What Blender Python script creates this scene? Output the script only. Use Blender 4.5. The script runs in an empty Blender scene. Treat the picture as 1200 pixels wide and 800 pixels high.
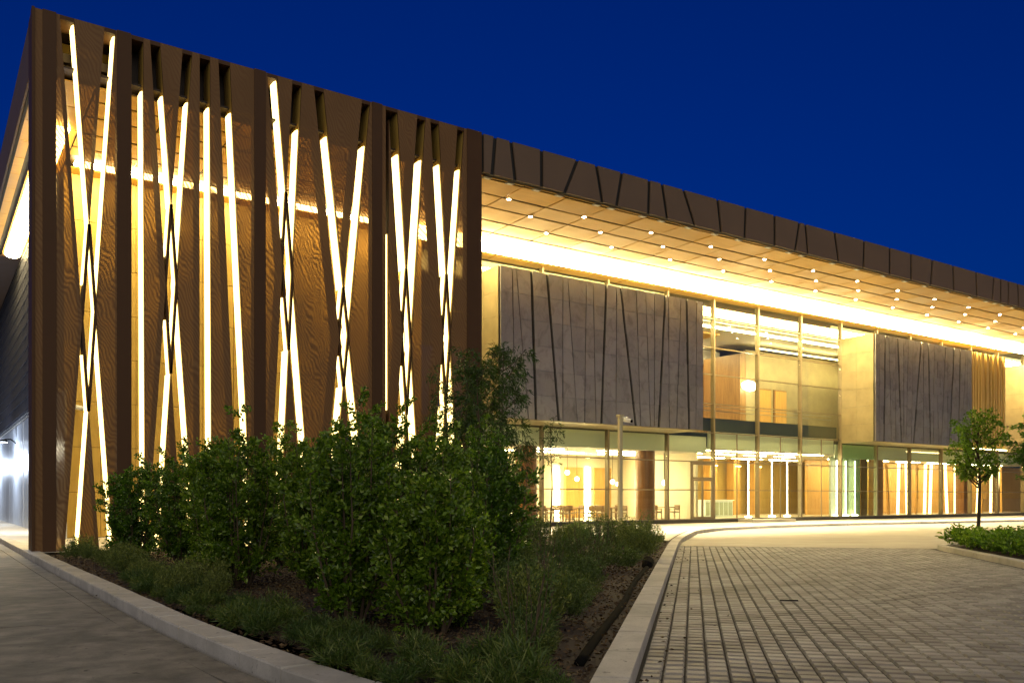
import bpy, bmesh, math, random
import numpy as np
from mathutils import Vector, Matrix
R = math.radians
random.seed(7); RNG = np.random.default_rng(7)
scene = bpy.context.scene
COL = scene.collection

# ------------------------------------------------------------------ camera, sky, sun, exposure
cam_d = bpy.data.cameras.new('camera'); cam = bpy.data.objects.new('camera', cam_d); COL.objects.link(cam)
cam.location = (0, 0, 1.6); cam.rotation_euler = (R(90), 0, R(-34.25))
cam_d.sensor_width = 36; cam_d.lens = 30.33; cam_d.shift_y = 0.1525
cam_d.clip_start = 0.05; cam_d.clip_end = 3000
scene.camera = cam

# dusk: the sun is on the horizon behind the camera, its afterglow comes as one very soft warm sun
SUN_EL, SUN_AZ = 2.2, 212.0
world = bpy.data.worlds.new('World'); scene.world = world; world.use_nodes = True
wn = world.node_tree.nodes; wl = world.node_tree.links
bg = wn['Background']
sky = wn.new('ShaderNodeTexSky'); sky.sky_type = 'NISHITA'; sky.sun_disc = False
sky.sun_elevation = R(SUN_EL); sky.sun_rotation = R(SUN_AZ); sky.ozone_density = 10.0; sky.air_density = 1.0; sky.dust_density = 0.3
wl.new(sky.outputs[0], bg.inputs[0]); bg.inputs[1].default_value = 0.15

sun_d = bpy.data.lights.new('sun', 'SUN'); sun_d.energy = 1.5; sun_d.angle = R(90); sun_d.color = (1.0, 0.88, 0.62)
sun = bpy.data.objects.new('sun', sun_d); COL.objects.link(sun)
sun.rotation_euler = (R(55), 0, R(180-SUN_AZ))

scene.render.engine = 'CYCLES'
cy = scene.cycles
cy.use_denoising = True
try: cy.denoiser = 'OPENIMAGEDENOISE'
except Exception: pass
cy.max_bounces = 7; cy.diffuse_bounces = 3; cy.glossy_bounces = 3; cy.transparent_max_bounces = 24
cy.sample_clamp_indirect = 6; cy.caustics_reflective = False; cy.caustics_refractive = False
scene.view_settings.view_transform = 'Standard'; scene.view_settings.look = 'None'
scene.view_settings.exposure = 0; scene.view_settings.gamma = 1

# ------------------------------------------------------------------ materials
class NT:
    def __init__(s, name):
        s.m = bpy.data.materials.new(name); s.m.use_nodes = True
        s.t = s.m.node_tree; s.t.nodes.clear()
        s.out = s.n('ShaderNodeOutputMaterial')
    def n(s, t, **k):
        o = s.t.nodes.new(t)
        for a, v in k.items(): setattr(o, a, v)
        return o
    def l(s, a, b): s.t.links.new(a, b)
    def coord(s, scale=(1,1,1), rot=(0,0,0)):
        c = s.n('ShaderNodeTexCoord'); mp = s.n('ShaderNodeMapping')
        mp.inputs['Scale'].default_value = scale; mp.inputs['Rotation'].default_value = rot
        s.l(c.outputs['Object'], mp.inputs[0]); return mp.outputs[0]
    def noise(s, vec, scale, detail=4, rough=.55, dist=0):
        o = s.n('ShaderNodeTexNoise'); s.l(vec, o.inputs['Vector'])
        o.inputs['Scale'].default_value = scale; o.inputs['Detail'].default_value = detail
        o.inputs['Roughness'].default_value = rough; o.inputs['Distortion'].default_value = dist
        return o.outputs['Fac']
    def ramp(s, fac, stops):
        o = s.n('ShaderNodeValToRGB'); s.l(fac, o.inputs[0])
        e = o.color_ramp.elements
        while len(e) < len(stops): e.new(.5)
        for q, (p, c) in zip(e, stops): q.position = p; q.color = (*c, 1) if len(c) == 3 else c
        return o.outputs[0]
    def val(s, fac, a, b, lo=0., hi=1.):
        o = s.n('ShaderNodeMapRange'); s.l(fac, o.inputs[0])
        o.inputs[1].default_value = lo; o.inputs[2].default_value = hi
        o.inputs[3].default_value = a; o.inputs[4].default_value = b; return o.outputs[0]
    def mixc(s, a, b, fac, mode='MIX'):
        o = s.n('ShaderNodeMix', data_type='RGBA', blend_type=mode)
        for i, v in ((6, a), (7, b)):
            if isinstance(v, tuple): o.inputs[i].default_value = (*v, 1)
            else: s.l(v, o.inputs[i])
        if isinstance(fac, (int, float)): o.inputs[0].default_value = fac
        else: s.l(fac, o.inputs[0])
        return o.outputs[2]
    def bsdf(s, color, rough=.6, metal=0., spec=.5, bump=None, bstr=.3, bdist=.02):
        b = s.n('ShaderNodeBsdfPrincipled')
        for nm, v in (('Base Color', color), ('Roughness', rough), ('Metallic', metal), ('Specular IOR Level', spec)):
            if isinstance(v, tuple): b.inputs[nm].default_value = (*v, 1)
            elif isinstance(v, (int, float)): b.inputs[nm].default_value = v
            else: s.l(v, b.inputs[nm])
        if bump is not None:
            bp = s.n('ShaderNodeBump'); bp.inputs['Strength'].default_value = bstr; bp.inputs['Distance'].default_value = bdist
            s.l(bump, bp.inputs['Height']); s.l(bp.outputs[0], b.inputs['Normal'])
        return b.outputs[0]
    def mixs(s, a, b, fac):
        o = s.n('ShaderNodeMixShader'); s.l(a, o.inputs[1]); s.l(b, o.inputs[2])
        if isinstance(fac, (int, float)): o.inputs[0].default_value = fac
        else: s.l(fac, o.inputs[0])
        return o.outputs[0]
    def rand(s):
        return s.n('ShaderNodeNewGeometry').outputs['Random Per Island']
    def orand(s):
        return s.n('ShaderNodeObjectInfo').outputs['Random']
    def done(s, sh): s.l(sh, s.out.inputs[0]); return s.m

def m_plain(name, col, rough=.6, metal=0., var=.12, nscale=3., bstr=.08, spec=.5):
    t = NT(name); v = t.coord(); n = t.noise(v, nscale, 5)
    c = t.mixc(tuple(x*(1-var) for x in col), tuple(min(1, x*(1+var)) for x in col), n)
    return t.done(t.bsdf(c, t.val(n, max(0, rough-.08), min(1, rough+.08)), metal, spec, t.noise(v, nscale*9, 3), bstr, .01))

def m_emit(name, col, strength):
    t = NT(name); e = t.n('ShaderNodeEmission'); e.inputs[0].default_value = (*col, 1); e.inputs[1].default_value = strength
    return t.done(e.outputs[0])

def m_perforated():
    t = NT('perforated_bronze')
    v = t.coord((1, 1, .55))
    w = t.n('ShaderNodeTexWave', wave_type='BANDS', bands_direction='DIAGONAL'); t.l(v, w.inputs['Vector'])
    w.inputs['Scale'].default_value = 5.6; w.inputs['Distortion'].default_value = 16.; w.inputs['Detail'].default_value = 1.
    w.inputs['Detail Scale'].default_value = .42
    big = t.noise(t.coord((.5, .5, .35)), 1., 2)
    amp = t.val(big, .07, .30, .36, .66)
    mul = t.n('ShaderNodeMath', operation='MULTIPLY'); t.l(t.val(w.outputs['Fac'], .15, 1.), mul.inputs[0]); t.l(amp, mul.inputs[1])
    c = t.mixc((.155, .080, .030), (.225, .125, .050), w.outputs['Fac'])
    b = t.bsdf(c, .55, .1, .25)
    tr = t.n('ShaderNodeBsdfTransparent'); tr.inputs[0].default_value = (1., .74, .42, 1)
    return t.done(t.mixs(b, tr.outputs[0], mul.outputs[0]))

def m_glass(name, tintc, refl=1.):
    t = NT(name)
    tr = t.n('ShaderNodeBsdfTransparent'); tr.inputs[0].default_value = (*tintc, 1)
    gl = t.n('ShaderNodeBsdfGlossy'); gl.inputs['Roughness'].default_value = .015
    lw = t.n('ShaderNodeLayerWeight'); lw.inputs[0].default_value = .5          # Schlick's formula, the same on both faces of a pane
    pw_ = t.n('ShaderNodeMath', operation='POWER'); t.l(lw.outputs['Facing'], pw_.inputs[0]); pw_.inputs[1].default_value = 5
    mm = t.n('ShaderNodeMath', operation='MULTIPLY_ADD', use_clamp=True); t.l(pw_.outputs[0], mm.inputs[0]); mm.inputs[1].default_value = .95*refl; mm.inputs[2].default_value = .045*refl
    return t.done(t.mixs(tr.outputs[0], gl.outputs[0], mm.outputs[0]))

def m_box_metal():
    t = NT('weathered_zinc'); v = t.coord(); r = t.orand()
    n = t.noise(v, .9, 5, .6, .6); fine = t.noise(t.coord((6, 6, .6)), 4., 4)
    c = t.mixc((.30, .285, .255), (.50, .475, .43), n)
    c = t.mixc(c, t.mixc((.82, .82, .82), (1., 1., 1.), r), 1., 'MULTIPLY')
    c = t.mixc(c, (.19, .178, .155), t.val(t.noise(t.coord((1, 1, .8), (0, R(28), 0)), 1.7, 6, .65, .8), 0, .75, .50, .70))
    c = t.mixc(c, (.42, .40, .37), t.val(fine, 0, .35, .45, .8))
    dent = t.noise(t.coord((.55, .55, .35), (0, R(35), 0)), 1.0, 1)
    return t.done(t.bsdf(c, t.val(n, .24, .44), .66, .5, dent, 1., .15))

def m_soffit():
    t = NT('golden_soffit_metal'); v = t.coord(); r = t.orand()
    c = t.mixc((.53, .30, .05), (.64, .38, .08), r)
    c = t.mixc(c, (.48, .27, .05), t.val(t.noise(t.coord((.4, 3., 1)), 2., 4), 0, .5, .4, .7))
    return t.done(t.bsdf(c, t.val(r, .32, .45), .25, .5, t.noise(v, .8, 2), .25, .1))

def m_wood(name, a, b, rough=.4, axis=(1, 1, .08), sc=6.):
    t = NT(name); v = t.coord(axis)
    n = t.noise(v, sc, 6, .6, 1.2)
    c = t.ramp(n, [(.3, a), (.7, b)])
    return t.done(t.bsdf(t.mixc(c, t.mixc((.78, .78, .78), (1., 1., 1.), t.orand()), 1., 'MULTIPLY'), rough, 0, .5, n, .1, .01))

def m_concrete(name, a, b, rough=.8, sc=1.2, crack=False, speck=.25):
    t = NT(name); v = t.coord()
    n = t.noise(v, sc, 8, .62, .3); n2 = t.noise(v, sc*.22, 4, .6, .8); sp = t.noise(v, 45, 3, .7)
    c = t.mixc(a, b, t.val(n, 0, 1, .3, .7))
    c = t.mixc(c, tuple(x*.55 for x in a), t.val(n2, 0, .75, .48, .72))
    c = t.mixc(c, tuple(x*.5 for x in a), t.val(sp, 0, speck, .55, .75))
    c = t.mixc(c, tuple(x*.32 for x in a), t.val(t.noise(v, 5.5, 3, .7, .4), 0, speck*1.3, .64, .70))
    if crack:
        vo = t.n('ShaderNodeTexVoronoi', feature='DISTANCE_TO_EDGE'); vo.inputs['Scale'].default_value = .22
        t.l(t.mixc(v, t.n('ShaderNodeTexNoise').outputs['Color'], .02), vo.inputs['Vector'])
        c = t.mixc(tuple(x*.35 for x in a), c, t.val(vo.outputs['Distance'], .2, 1, 0, .006))
    return t.done(t.bsdf(c, rough, 0, .35, t.noise(v, 30, 5, .7), .35, .012))

def m_paver():
    t = NT('granite_paver'); v = t.coord(); r = t.rand(); ro = t.orand()
    add = t.n('ShaderNodeMath', operation='ADD'); t.l(r, add.inputs[0]); t.l(ro, add.inputs[1])
    fr = t.n('ShaderNodeMath', operation='FRACT'); t.l(add.outputs[0], fr.inputs[0])
    c = t.ramp(fr.outputs[0], [(0, (.19, .178, .15)), (.5, (.28, .262, .225)), (1, (.36, .34, .295))])
    big = t.noise(v, .5, 5, .6, .6)
    c = t.mixc(c, (.12, .105, .085), t.val(big, 0, .6, .5, .72))
    track = t.noise(t.coord((.10, 1.5, 1), (0, 0, R(-43.9))), 1., 4, .6, .2)
    c = t.mixc(c, t.mixc(c, (.42, .40, .38), 1., 'MULTIPLY'), t.val(track, 0, .6, .50, .68))
    c = t.mixc(c, (.12, .11, .10), t.val(t.noise(v, 60, 3, .7), 0, .5, .5, .75))
    return t.done(t.bsdf(c, .62, 0, .45, t.noise(v, 38, 4, .7), .4, .012))

def m_leaf(name, stops, rough=.35, trans=.28):
    t = NT(name); r = t.rand()
    c = t.ramp(r, stops)
    c = t.mixc(c, t.mixc((.55, .68, .6), (1.2, 1.08, .85), t.orand()), 1., 'MULTIPLY')
    b = t.bsdf(c, rough, 0, .5)
    tl = t.n('ShaderNodeBsdfTranslucent'); t.l(t.mixc(c, (1.2, 1.5, .5), 1., 'MULTIPLY'), tl.inputs[0])
    return t.done(t.mixs(b, tl.outputs[0], trans))

M = dict(
    perf=m_perforated(),
    bronze=m_plain('bronze_sheet', (.082, .043, .021), .55, .05, .12, 1.5, .03, .15),
    bronze_dark=m_plain('dark_bronze', (.03, .019, .012), .5, .4, .1, 2.),
    fascia=m_plain('fascia_bronze', (.150, .104, .072), .55, .05, .1, .8, .03, .15),
    slit=m_plain('shadow_gap', (.012, .011, .010), .7),
    led=m_emit('warm_light_strip', (1., .74, .26), 6.),
    cove=m_emit('cove_diffuser', (1., .77, .34), 68.),
    down=m_emit('downlight_lens', (1., .86, .58), 140.),
    room=m_emit('room_light_panel', (1., .84, .46), 62.),
    wash=m_emit('wall_washer', (1., .76, .32), 18.),
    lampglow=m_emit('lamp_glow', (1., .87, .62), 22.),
    cool=m_emit('cool_lamp_lens', (.75, .86, 1.), 30.),
    soffit=m_soffit(),
    goldwall=m_wood('golden_wall_panel', (.42, .27, .055), (.56, .38, .09), .5, (1, 1, .3), 2.),
    box=m_box_metal(),
    boxedge=m_plain('box_return_metal', (.27, .22, .115), .4, .4, .4, 1.2, .3),
    mullion=m_plain('bronze_mullion', (.24, .19, .11), .4, .4),
    steel=m_plain('brushed_steel', (.42, .39, .34), .35, .8),
    glass=m_glass('clear_glass', (.96, .985, .94), 1.5),
    glass_green=m_glass('green_glass', (.82, .92, .78), 1.5),
    cream=m_plain('cream_plaster', (.70, .62, .44), .7, 0, .05, 1.),
    white=m_plain('white_ceiling', (.80, .76, .66), .8, 0, .03, 1.),
    spandrel=m_plain('pale_green_bulkhead', (.76, .80, .56), .35, 0, .05, .6),
    greenwall=m_plain('green_partition', (.30, .33, .20), .35),
    slab=m_plain('dark_slab_edge', (.075, .085, .065), .4, .2),
    orange=m_wood('orange_timber', (.56, .30, .075), (.70, .42, .13)),
    walnut=m_wood('brown_timber', (.26, .14, .05), (.40, .23, .085)),
    column=m_wood('column_veneer', (.20, .085, .022), (.32, .145, .04), .3),
    chair=m_wood('chair_timber', (.26, .16, .07), (.40, .25, .12)),
    cushion=m_plain('seat_cushion', (.52, .42, .26), .9),
    floor=m_plain('interior_floor', (.42, .34, .22), .3),
    tan=m_plain('tan_fabric_wall', (.38, .31, .17), .75, 0, .3, 1.6, .2),
    sidewall=m_plain('pale_metal_cladding', (.60, .64, .70), .38, .35, .18, 1.2, .1),
    navy=m_plain('dark_mesh_screen', (.018, .02, .035), .5, .4),
    plinth=m_plain('dark_stone_plinth', (.05, .044, .036), .5),
    road=m_concrete('worn_concrete_road', (.10, .094, .078), (.29, .27, .22), .78, 2.4, False, .6),
    drive=m_concrete('smooth_drive_surface', (.30, .27, .21), (.40, .36, .29), .7, .5),
    walk=m_concrete('pale_walkway', (.50, .46, .38), (.62, .58, .49), .7, 1.),
    kerb=m_concrete('kerb_stone', (.44, .42, .36), (.60, .57, .50), .75, 2.2, False, .6),
    ground=m_concrete('wide_ground', (.12, .11, .09), (.18, .165, .13), .9, .3),
    joint_road=m_plain('road_joint_grit', (.085, .072, .055), .95, 0, .3, 3., .5),
    joint=m_plain('joint_soil', (.030, .026, .020), .95),
    soil=m_plain('bed_soil', (.034, .021, .012), .95, 0, .5, 4., .8),
    paver=m_paver(),
    leaf=m_leaf('glossy_leaf', [(0, (.042, .095, .010)), (.5, (.115, .21, .018)), (.85, (.185, .30, .03)), (1, (.27, .36, .06))], .28, .34),
    leaf_tree=m_leaf('tree_leaf', [(0, (.06, .12, .010)), (.6, (.15, .26, .022)), (1, (.24, .36, .045))], .4, .4),
    leaf_dark=m_leaf('bamboo_leaf', [(0, (.015, .035, .006)), (.6, (.035, .08, .012)), (1, (.07, .13, .02))], .45),
    needle=m_leaf('rosemary_needle', [(0, (.05, .078, .018)), (.6, (.12, .165, .035)), (1, (.22, .26, .065))], .6, .2),
    grass=m_leaf('grass_blade', [(0, (.035, .07, .012)), (.6, (.07, .13, .02)), (1, (.16, .19, .05))], .5, .25),
    bark=m_wood('tree_bark', (.055, .038, .022), (.12, .085, .05), .9),
    chip=m_leaf('bark_chip', [(0, (.035, .021, .012)), (.6, (.08, .05, .028)), (.93, (.14, .09, .05)), (1, (.28, .22, .13))], .9, .02),
    pole=m_plain('cream_painted_metal', (.52, .47, .28), .45, .1),
    black=m_plain('black_plastic', (.006, .006, .006), 1., 0, .1, 3., .05, .03),
    lampwhite=m_plain('white_housing', (.7, .7, .68), .4),
    desk=m_plain('reception_desk_white', (.62, .68, .58), .4),
    lobbywood=m_wood('lobby_timber', (.50, .34, .10), (.64, .46, .16)),
    finlight=m_emit('fin_light', (1., .74, .32), 8.),
    yellow=m_plain('yellow_wall', (.70, .52, .10), .6),
)

# ------------------------------------------------------------------ mesh helpers
class MB:
    def __init__(s): s.v = []; s.f = []; s.mi = []
    def add(s, vs, fs, mi=0):
        o = len(s.v); s.v += [tuple(p) for p in vs]; s.f += [tuple(i+o for i in f) for f in fs]; s.mi += [mi]*len(fs); return s
    def box(s, x0, x1, y0, y1, z0, z1, mi=0):
        return s.add([(x0,y0,z0),(x1,y0,z0),(x1,y1,z0),(x0,y1,z0),(x0,y0,z1),(x1,y0,z1),(x1,y1,z1),(x0,y1,z1)],
                     [(0,3,2,1),(4,5,6,7),(0,1,5,4),(1,2,6,5),(2,3,7,6),(3,0,4,7)], mi)
    def prism_xz(s, pts, y0, y1, mi=0, side=None, back=True):      # polygon in X,Z (counter-clockwise seen from -Y)
        n = len(pts); v = [(x, y0, z) for x, z in pts] + [(x, y1, z) for x, z in pts]
        s.add(v, [tuple(range(n))], mi)
        if back: s.add(v, [tuple(range(2*n-1, n-1, -1))], mi)
        return s.add(v, [(i, n+i, n+(i+1) % n, (i+1) % n) for i in range(n)], mi if side is None else side)
    def prism_xy(s, pts, z0, z1, mi=0):
        n = len(pts); v = [(x, y, z0) for x, y in pts] + [(x, y, z1) for x, y in pts]
        return s.add(v, [tuple(range(n-1, -1, -1)), tuple(range(n, 2*n))] + [(i, (i+1) % n, n+(i+1) % n, n+i) for i in range(n)], mi)
    def sheet(s, pts, z, mi=0): return s.add([(x, y, z) for x, y in pts], [tuple(range(len(pts)))], mi)
    def cyl(s, c, r, z0, z1, seg=16, r2=None, mi=0):
        r2 = r if r2 is None else r2
        a = [2*math.pi*i/seg for i in range(seg)]
        v = [(c[0]+r*math.cos(t), c[1]+r*math.sin(t), z0) for t in a] + [(c[0]+r2*math.cos(t), c[1]+r2*math.sin(t), z1) for t in a]
        return s.add(v, [tuple(range(seg-1, -1, -1)), tuple(range(seg, 2*seg))] + [(i, (i+1) % seg, seg+(i+1) % seg, seg+i) for i in range(seg)], mi)
    def tube(s, pts, rad, seg=7, mi=0):
        pts = [Vector(p) for p in pts]; rad = rad if isinstance(rad, (list, tuple)) else [rad]*len(pts)
        v = []; f = []
        for i, p in enumerate(pts):
            d = (pts[min(i+1, len(pts)-1)] - pts[max(i-1, 0)]).normalized()
            a = d.cross(Vector((0, 0, 1)) if abs(d.z) < .9 else Vector((1, 0, 0))).normalized(); b = d.cross(a)
            for k in range(seg):
                t = 2*math.pi*k/seg; v.append(p + rad[i]*(math.cos(t)*a + math.sin(t)*b))
            if i:
                for k in range(seg): f.append(((i-1)*seg+k, (i-1)*seg+(k+1) % seg, i*seg+(k+1) % seg, i*seg+k))
        f += [tuple(range(seg-1, -1, -1)), tuple(range((len(pts)-1)*seg, len(pts)*seg))]
        return s.add(v, f, mi)
    def mesh(s, name, mats):
        me = bpy.data.meshes.new(name); me.from_pydata(s.v, [], s.f)
        for m in (mats if isinstance(mats, (list, tuple)) else [mats]): me.materials.append(m)
        if any(s.mi): me.polygons.foreach_set('material_index', s.mi)
        me.update(); return me
    def build(s, name, mats, parent=None, smooth=False, bevel=0):
        me = s.mesh(name, mats)
        if smooth: me.polygons.foreach_set('use_smooth', [True]*len(me.polygons))
        o = link(name, me, parent)
        if bevel:
            b = o.modifiers.new('bevel', 'BEVEL'); b.width = bevel; b.segments = 1; b.limit_method = 'ANGLE'
        return o

def link(name, data, parent=None, loc=None):
    o = bpy.data.objects.new(name, data); COL.objects.link(o)
    if parent is not None: o.parent = parent
    if loc is not None: o.location = loc
    return o
def tag(o, label=None, cat=None, group=None, kind=None):
    for k, v in (('label', label), ('category', cat), ('group', group), ('kind', kind)):
        if v: o[k] = v
    return o
def thing(name, label, cat, loc=(0, 0, 0), rz=0, group=None, parent=None):
    o = link(name, None, parent); o.location = loc; o.rotation_euler = (0, 0, rz); o.empty_display_size = .2
    return tag(o, label, cat, group)
def struct(o): o['kind'] = 'structure'; return o
def copy_tree(o, parent=None):
    c = o.copy(); COL.objects.link(c)
    if parent is not None: c.parent = parent
    for ch in list(o.children): copy_tree(ch, c)
    return c

# ------------------------------------------------------------------ the driveway frame: U runs along the drive, V across it
UD, VD = (.7205, .6935), (.6935, -.7205)
def uv(u, v): return (u*UD[0] + v*VD[0], u*UD[1] + v*VD[1])

# ------------------------------------------------------------------ ground, road, drive, pavement
struct(MB().sheet([(-900, -900), (1500, -900), (1500, 1500), (-900, 1500)], -.06).build('ground', M['ground']))
ROAD = [(-60, -30), (-60, 120), (2.18, 120), (2.22, 25), (2.28, 16), (2.31, 10.8), (2.46, 7.4), (2.7, 5.2), (3.3, 3.2), (4.2, 2.0), (3.5, -30)]
road = struct(MB().sheet(ROAD, -.016).build('road', M['joint_road']))
gut = [(1.92, 60), (1.95, 25), (2.0, 16), (2.02, 10.8), (2.16, 7.4), (2.4, 5.0)]
# gutter slabs: one separate concrete strip slab per bay, a hair above the road, with open joints between
def polyline(pts, step):
    out = []; P = [Vector((*p, 0)) for p in pts]; acc = 0
    seg = [(P[i+1]-P[i]).length for i in range(len(P)-1)]; tot = sum(seg); n = max(1, int(round(tot/step)))
    for k in range(n+1):
        d = tot*k/n; i = 0
        while i < len(seg)-1 and d > seg[i]: d -= seg[i]; i += 1
        out.append(P[i] + (P[i+1]-P[i])*(d/seg[i]))
    return out
def offset(pts, w):
    out = []
    for i, p in enumerate(pts):
        d = (pts[min(i+1, len(pts)-1)] - pts[max(i-1, 0)]).normalized()
        out.append(p + Vector((-d.y, d.x, 0))*w)
    return out
def strip_stones(name, path, w, z0, z1, step, mat, parent, gap=.01, cham=.02, jitter=.004):
    a = polyline(path, step); b = offset(a, w)
    for i in range(len(a)-1):
        d = (a[i+1]-a[i]).normalized()*gap*.5
        q = [a[i]+d, a[i+1]-d, b[i+1]-d, b[i]+d]
        c = sum(q, Vector())/4; dz = random.uniform(-jitter, jitter)
        ins = [p + (c-p).normalized()*cham*1.4 for p in q]
        v = [(p.x, p.y, z0) for p in q] + [(p.x, p.y, z1-cham+dz) for p in q] + [(p.x, p.y, z1+dz) for p in ins]
        fs = [(0,1,5,4),(1,2,6,5),(2,3,7,6),(3,0,4,7),(4,5,9,8),(5,6,10,9),(6,7,11,10),(7,4,8,11),(8,9,10,11)]
        o = MB().add(v, fs).build(name, mat, parent)
# paths run so that the offset (left of travel) lies on the bed side
strip_stones('gutter_slab', list(reversed(gut)), -.27, -.06, .004, 3.0, M['road'], road, .012, .006, .001)

kerbL = [(3.25, 3.3), (2.74, 5.2), (2.5, 7.36), (2.35, 10.8), (2.32, 16), (2.26, 25), (2.2, 60)]
kl = MB()
a = polyline(kerbL, 1.0); b = offset(a, -.33)
kl.add([(p.x, p.y, -.05) for p in a]+[(p.x, p.y, -.05) for p in b]+[(p.x, p.y, .09) for p in a]+[(p.x, p.y, .09) for p in b],
       [(2*len(a)+i, 2*len(a)+i+1, 3*len(a)+i+1, 3*len(a)+i) for i in range(len(a)-1)])
kerb_left = struct(kl.build('kerb', M['joint']))
strip_stones('kerb_stone', kerbL, -.34, -.05, .15, 1.0, M['kerb'], kerb_left, .012, .018)

kerbR = [uv(4.6, -.5), uv(12, -.5), uv(20, -.49), uv(28, -.47), uv(31, -.42), (25.2, 24.55), (28.5, 27.3), (30.5, 28.5), (32.5, 29.35), (36, 30.1), (40, 30.5), (45, 30.45), (59, 28.9), (80, 27.4), (110, 26)]
kr = MB()
a = polyline(kerbR, 1.0); b = offset(a, .30)
kr.add([(p.x, p.y, .08) for p in a]+[(p.x, p.y, .08) for p in b], [(i, i+1, len(a)+i+1, len(a)+i) for i in range(len(a)-1)])
kerb_right = struct(kr.build('kerb', M['joint']))
strip_stones('kerb_stone', kerbR, .31, -.05, .13, 1.25, M['kerb'], kerb_right, .008, .014)

# paved drive: dark bed for the joints, pavers on it
struct(MB().sheet([uv(1.5, -.52), uv(1.5, 8.2), uv(29.5, 8.2), uv(29.5, -.52)], -.03).build('paving_base', M['joint']))
drive = [uv(29.5, -.52), uv(31, -.44), (25.3, 24.45), (28.6, 27.2), (32.6, 29.25), (36, 30.0), (40, 30.4), (45, 30.35), (59, 28.8), (80, 27.3), (110, 25.9), (110, -20), uv(29.5, 60)]
struct(MB().sheet(drive, -.008).build('drive', M['drive']))
struct(MB().sheet([(4.3, 1.95), (3.6, -30), (110, -30), (110, -20.02), uv(29.48, 60), uv(29.48, 8.22), uv(1.48, 8.22), uv(1.48, -.52)], -.012).build('forecourt', M['road']))

PU, PV = .213, .199
def paver_verts(u0, v0, dz, ta, tb):
    hu, hv = PU*.5-.010, PV*.5-.008; iu, iv = hu-.034, hv-.014
    out = []
    for (a_, b_, z) in ((-hu,-hv,-.022),(hu,-hv,-.022),(hu,hv,-.022),(-hu,hv,-.022),(-iu,-iv,0),(iu,-iv,0),(iu,iv,0),(-iu,iv,0)):
        x, y = uv(u0+a_, v0+b_); out.append((x, y, z + dz + (ta*a_+tb*b_ if z == 0 else 0)))
    return out
PF = [(4,7,6,5),(0,4,5,1),(1,5,6,2),(2,6,7,3),(3,7,4,0)]
PF = [tuple(reversed(f)) for f in PF]
cells = []
for i in range(int((29.45-1.6)/PU)):
    for j in range(int((7.42+.47)/PV)):
        u0 = 1.6+PU*(i+.5); v0 = -.47+PV*(j+.5); x, y = uv(u0, v0)
        X = .8266*x-.5626*y; D = .5628*x+.8267*y
        inframe = D > 7.2 and abs(1011*X/D) < 606
        cells.append((0 if inframe else 1, D, u0, v0))
cells.sort()
plaza = struct(thing('paved_drive', None, None)); plaza['kind'] = 'structure'
stuff = MB()
for k, (o_, D, u0, v0) in enumerate(cells):
    vv = paver_verts(u0, v0, random.uniform(-.004, .003), random.uniform(-.02, .02), random.uniform(-.02, .02))
    if k < 300: MB().add(vv, PF).build('paver', M['paver'], plaza)
    else: stuff.add(vv, PF)
o = stuff.build('pavers_farther', M['paver'], plaza); o['kind'] = 'stuff'; o.name = 'paver_field'

dr = MB()
for k in range(2): dr.add([(*uv(*q), z) for z in (.002, .012) for q in ((14.0+k*.055, 1.33), (14.035+k*.055, 1.33), (14.035+k*.055, 1.60), (14.0+k*.055, 1.60))], [(0,3,2,1),(4,5,6,7),(0,1,5,4),(1,2,6,5),(2,3,7,6),(3,0,4,7)])
dr.build('drain_grate', M['black'], plaza)
def gx(y):
    for (x0, y0), (x1, y1) in zip(gut[:-1], gut[1:]):
        if y1 <= y <= y0: return x1+(x0-x1)*(y-y1)/(y0-y1)
    return gut[-1][0]
yb = [5.0, 7.6, 12.3, 17.1, 21.8, 26.5, 31.3, 36.0, 41, 46, 51, 56]
for y0, y1 in zip(yb[:-1], yb[1:]):
    for xa, xb in ((-3.2, 0), (-7.9, -3.21), (-12.6, -7.91)):
        r0, r1 = (gx(y0)-.012, gx(y1)-.012) if xb == 0 else (xb, xb)
        MB().prism_xy([(xa+.006, y0+.008), (r0, y0+.008), (r1, y1-.008), (xa+.006, y1-.008)], -.05, .003+random.uniform(-.002, .002)).build('road_slab', M['road'], road)
# walkway in front of the glass and behind the screen
walk = [(2.6, 26.3), (22.0, 26.3), uv(30.2, -.82), (25.0, 24.9), (28.3, 27.6), (30.3, 28.8), (32.4, 29.66), (36, 30.4), (40, 30.8), (45, 30.75), (59, 29.2), (80, 27.7), (110, 26.3), (110, 40), (2.6, 80)]
struct(MB().sheet(walk[:14] + [(4.6, 40), (4.6, 80), (2.58, 80)], .125).build('walkway', M['walk']))
bed = [(2.6, 26.3), (22.0, 26.3), uv(30.2, -.82), uv(20, -.80), uv(12, -.81), uv(4.65, -.81), (3.5, 3.7), (3.05, 5.4), (2.83, 7.5), (2.68, 10.8), (2.65, 16), (2.6, 25)]
struct(MB().sheet(bed, .07).build('planting_bed', M['soil']))

# traffic island on the right
isl = [uv(30.4, 8.3), uv(30.1, 7.8), uv(29.4, 7.5), uv(24, 7.47), uv(14, 7.47), uv(4, 7.47)]
islp = list(isl)
im = struct(MB().sheet([uv(30.38, 8.3), uv(30.08, 7.85), uv(29.4, 7.6), uv(4, 7.6), uv(4, 16), uv(30.4, 16)], .08).build('island_bed', M['soil']))
ik = struct(MB().sheet([uv(30.3, 8.3), uv(4, 7.55), uv(4, 7.6)], .02).build('kerb', M['joint']))
strip_stones('kerb_stone', [uv(30.4, 16), uv(30.4, 8.5), uv(30.2, 7.95), uv(29.7, 7.6), uv(29, 7.47), uv(24, 7.47), uv(14, 7.47), uv(4, 7.47)], .24, -.05, .12, 1.0, M['kerb'], ik, .01, .02)

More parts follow.
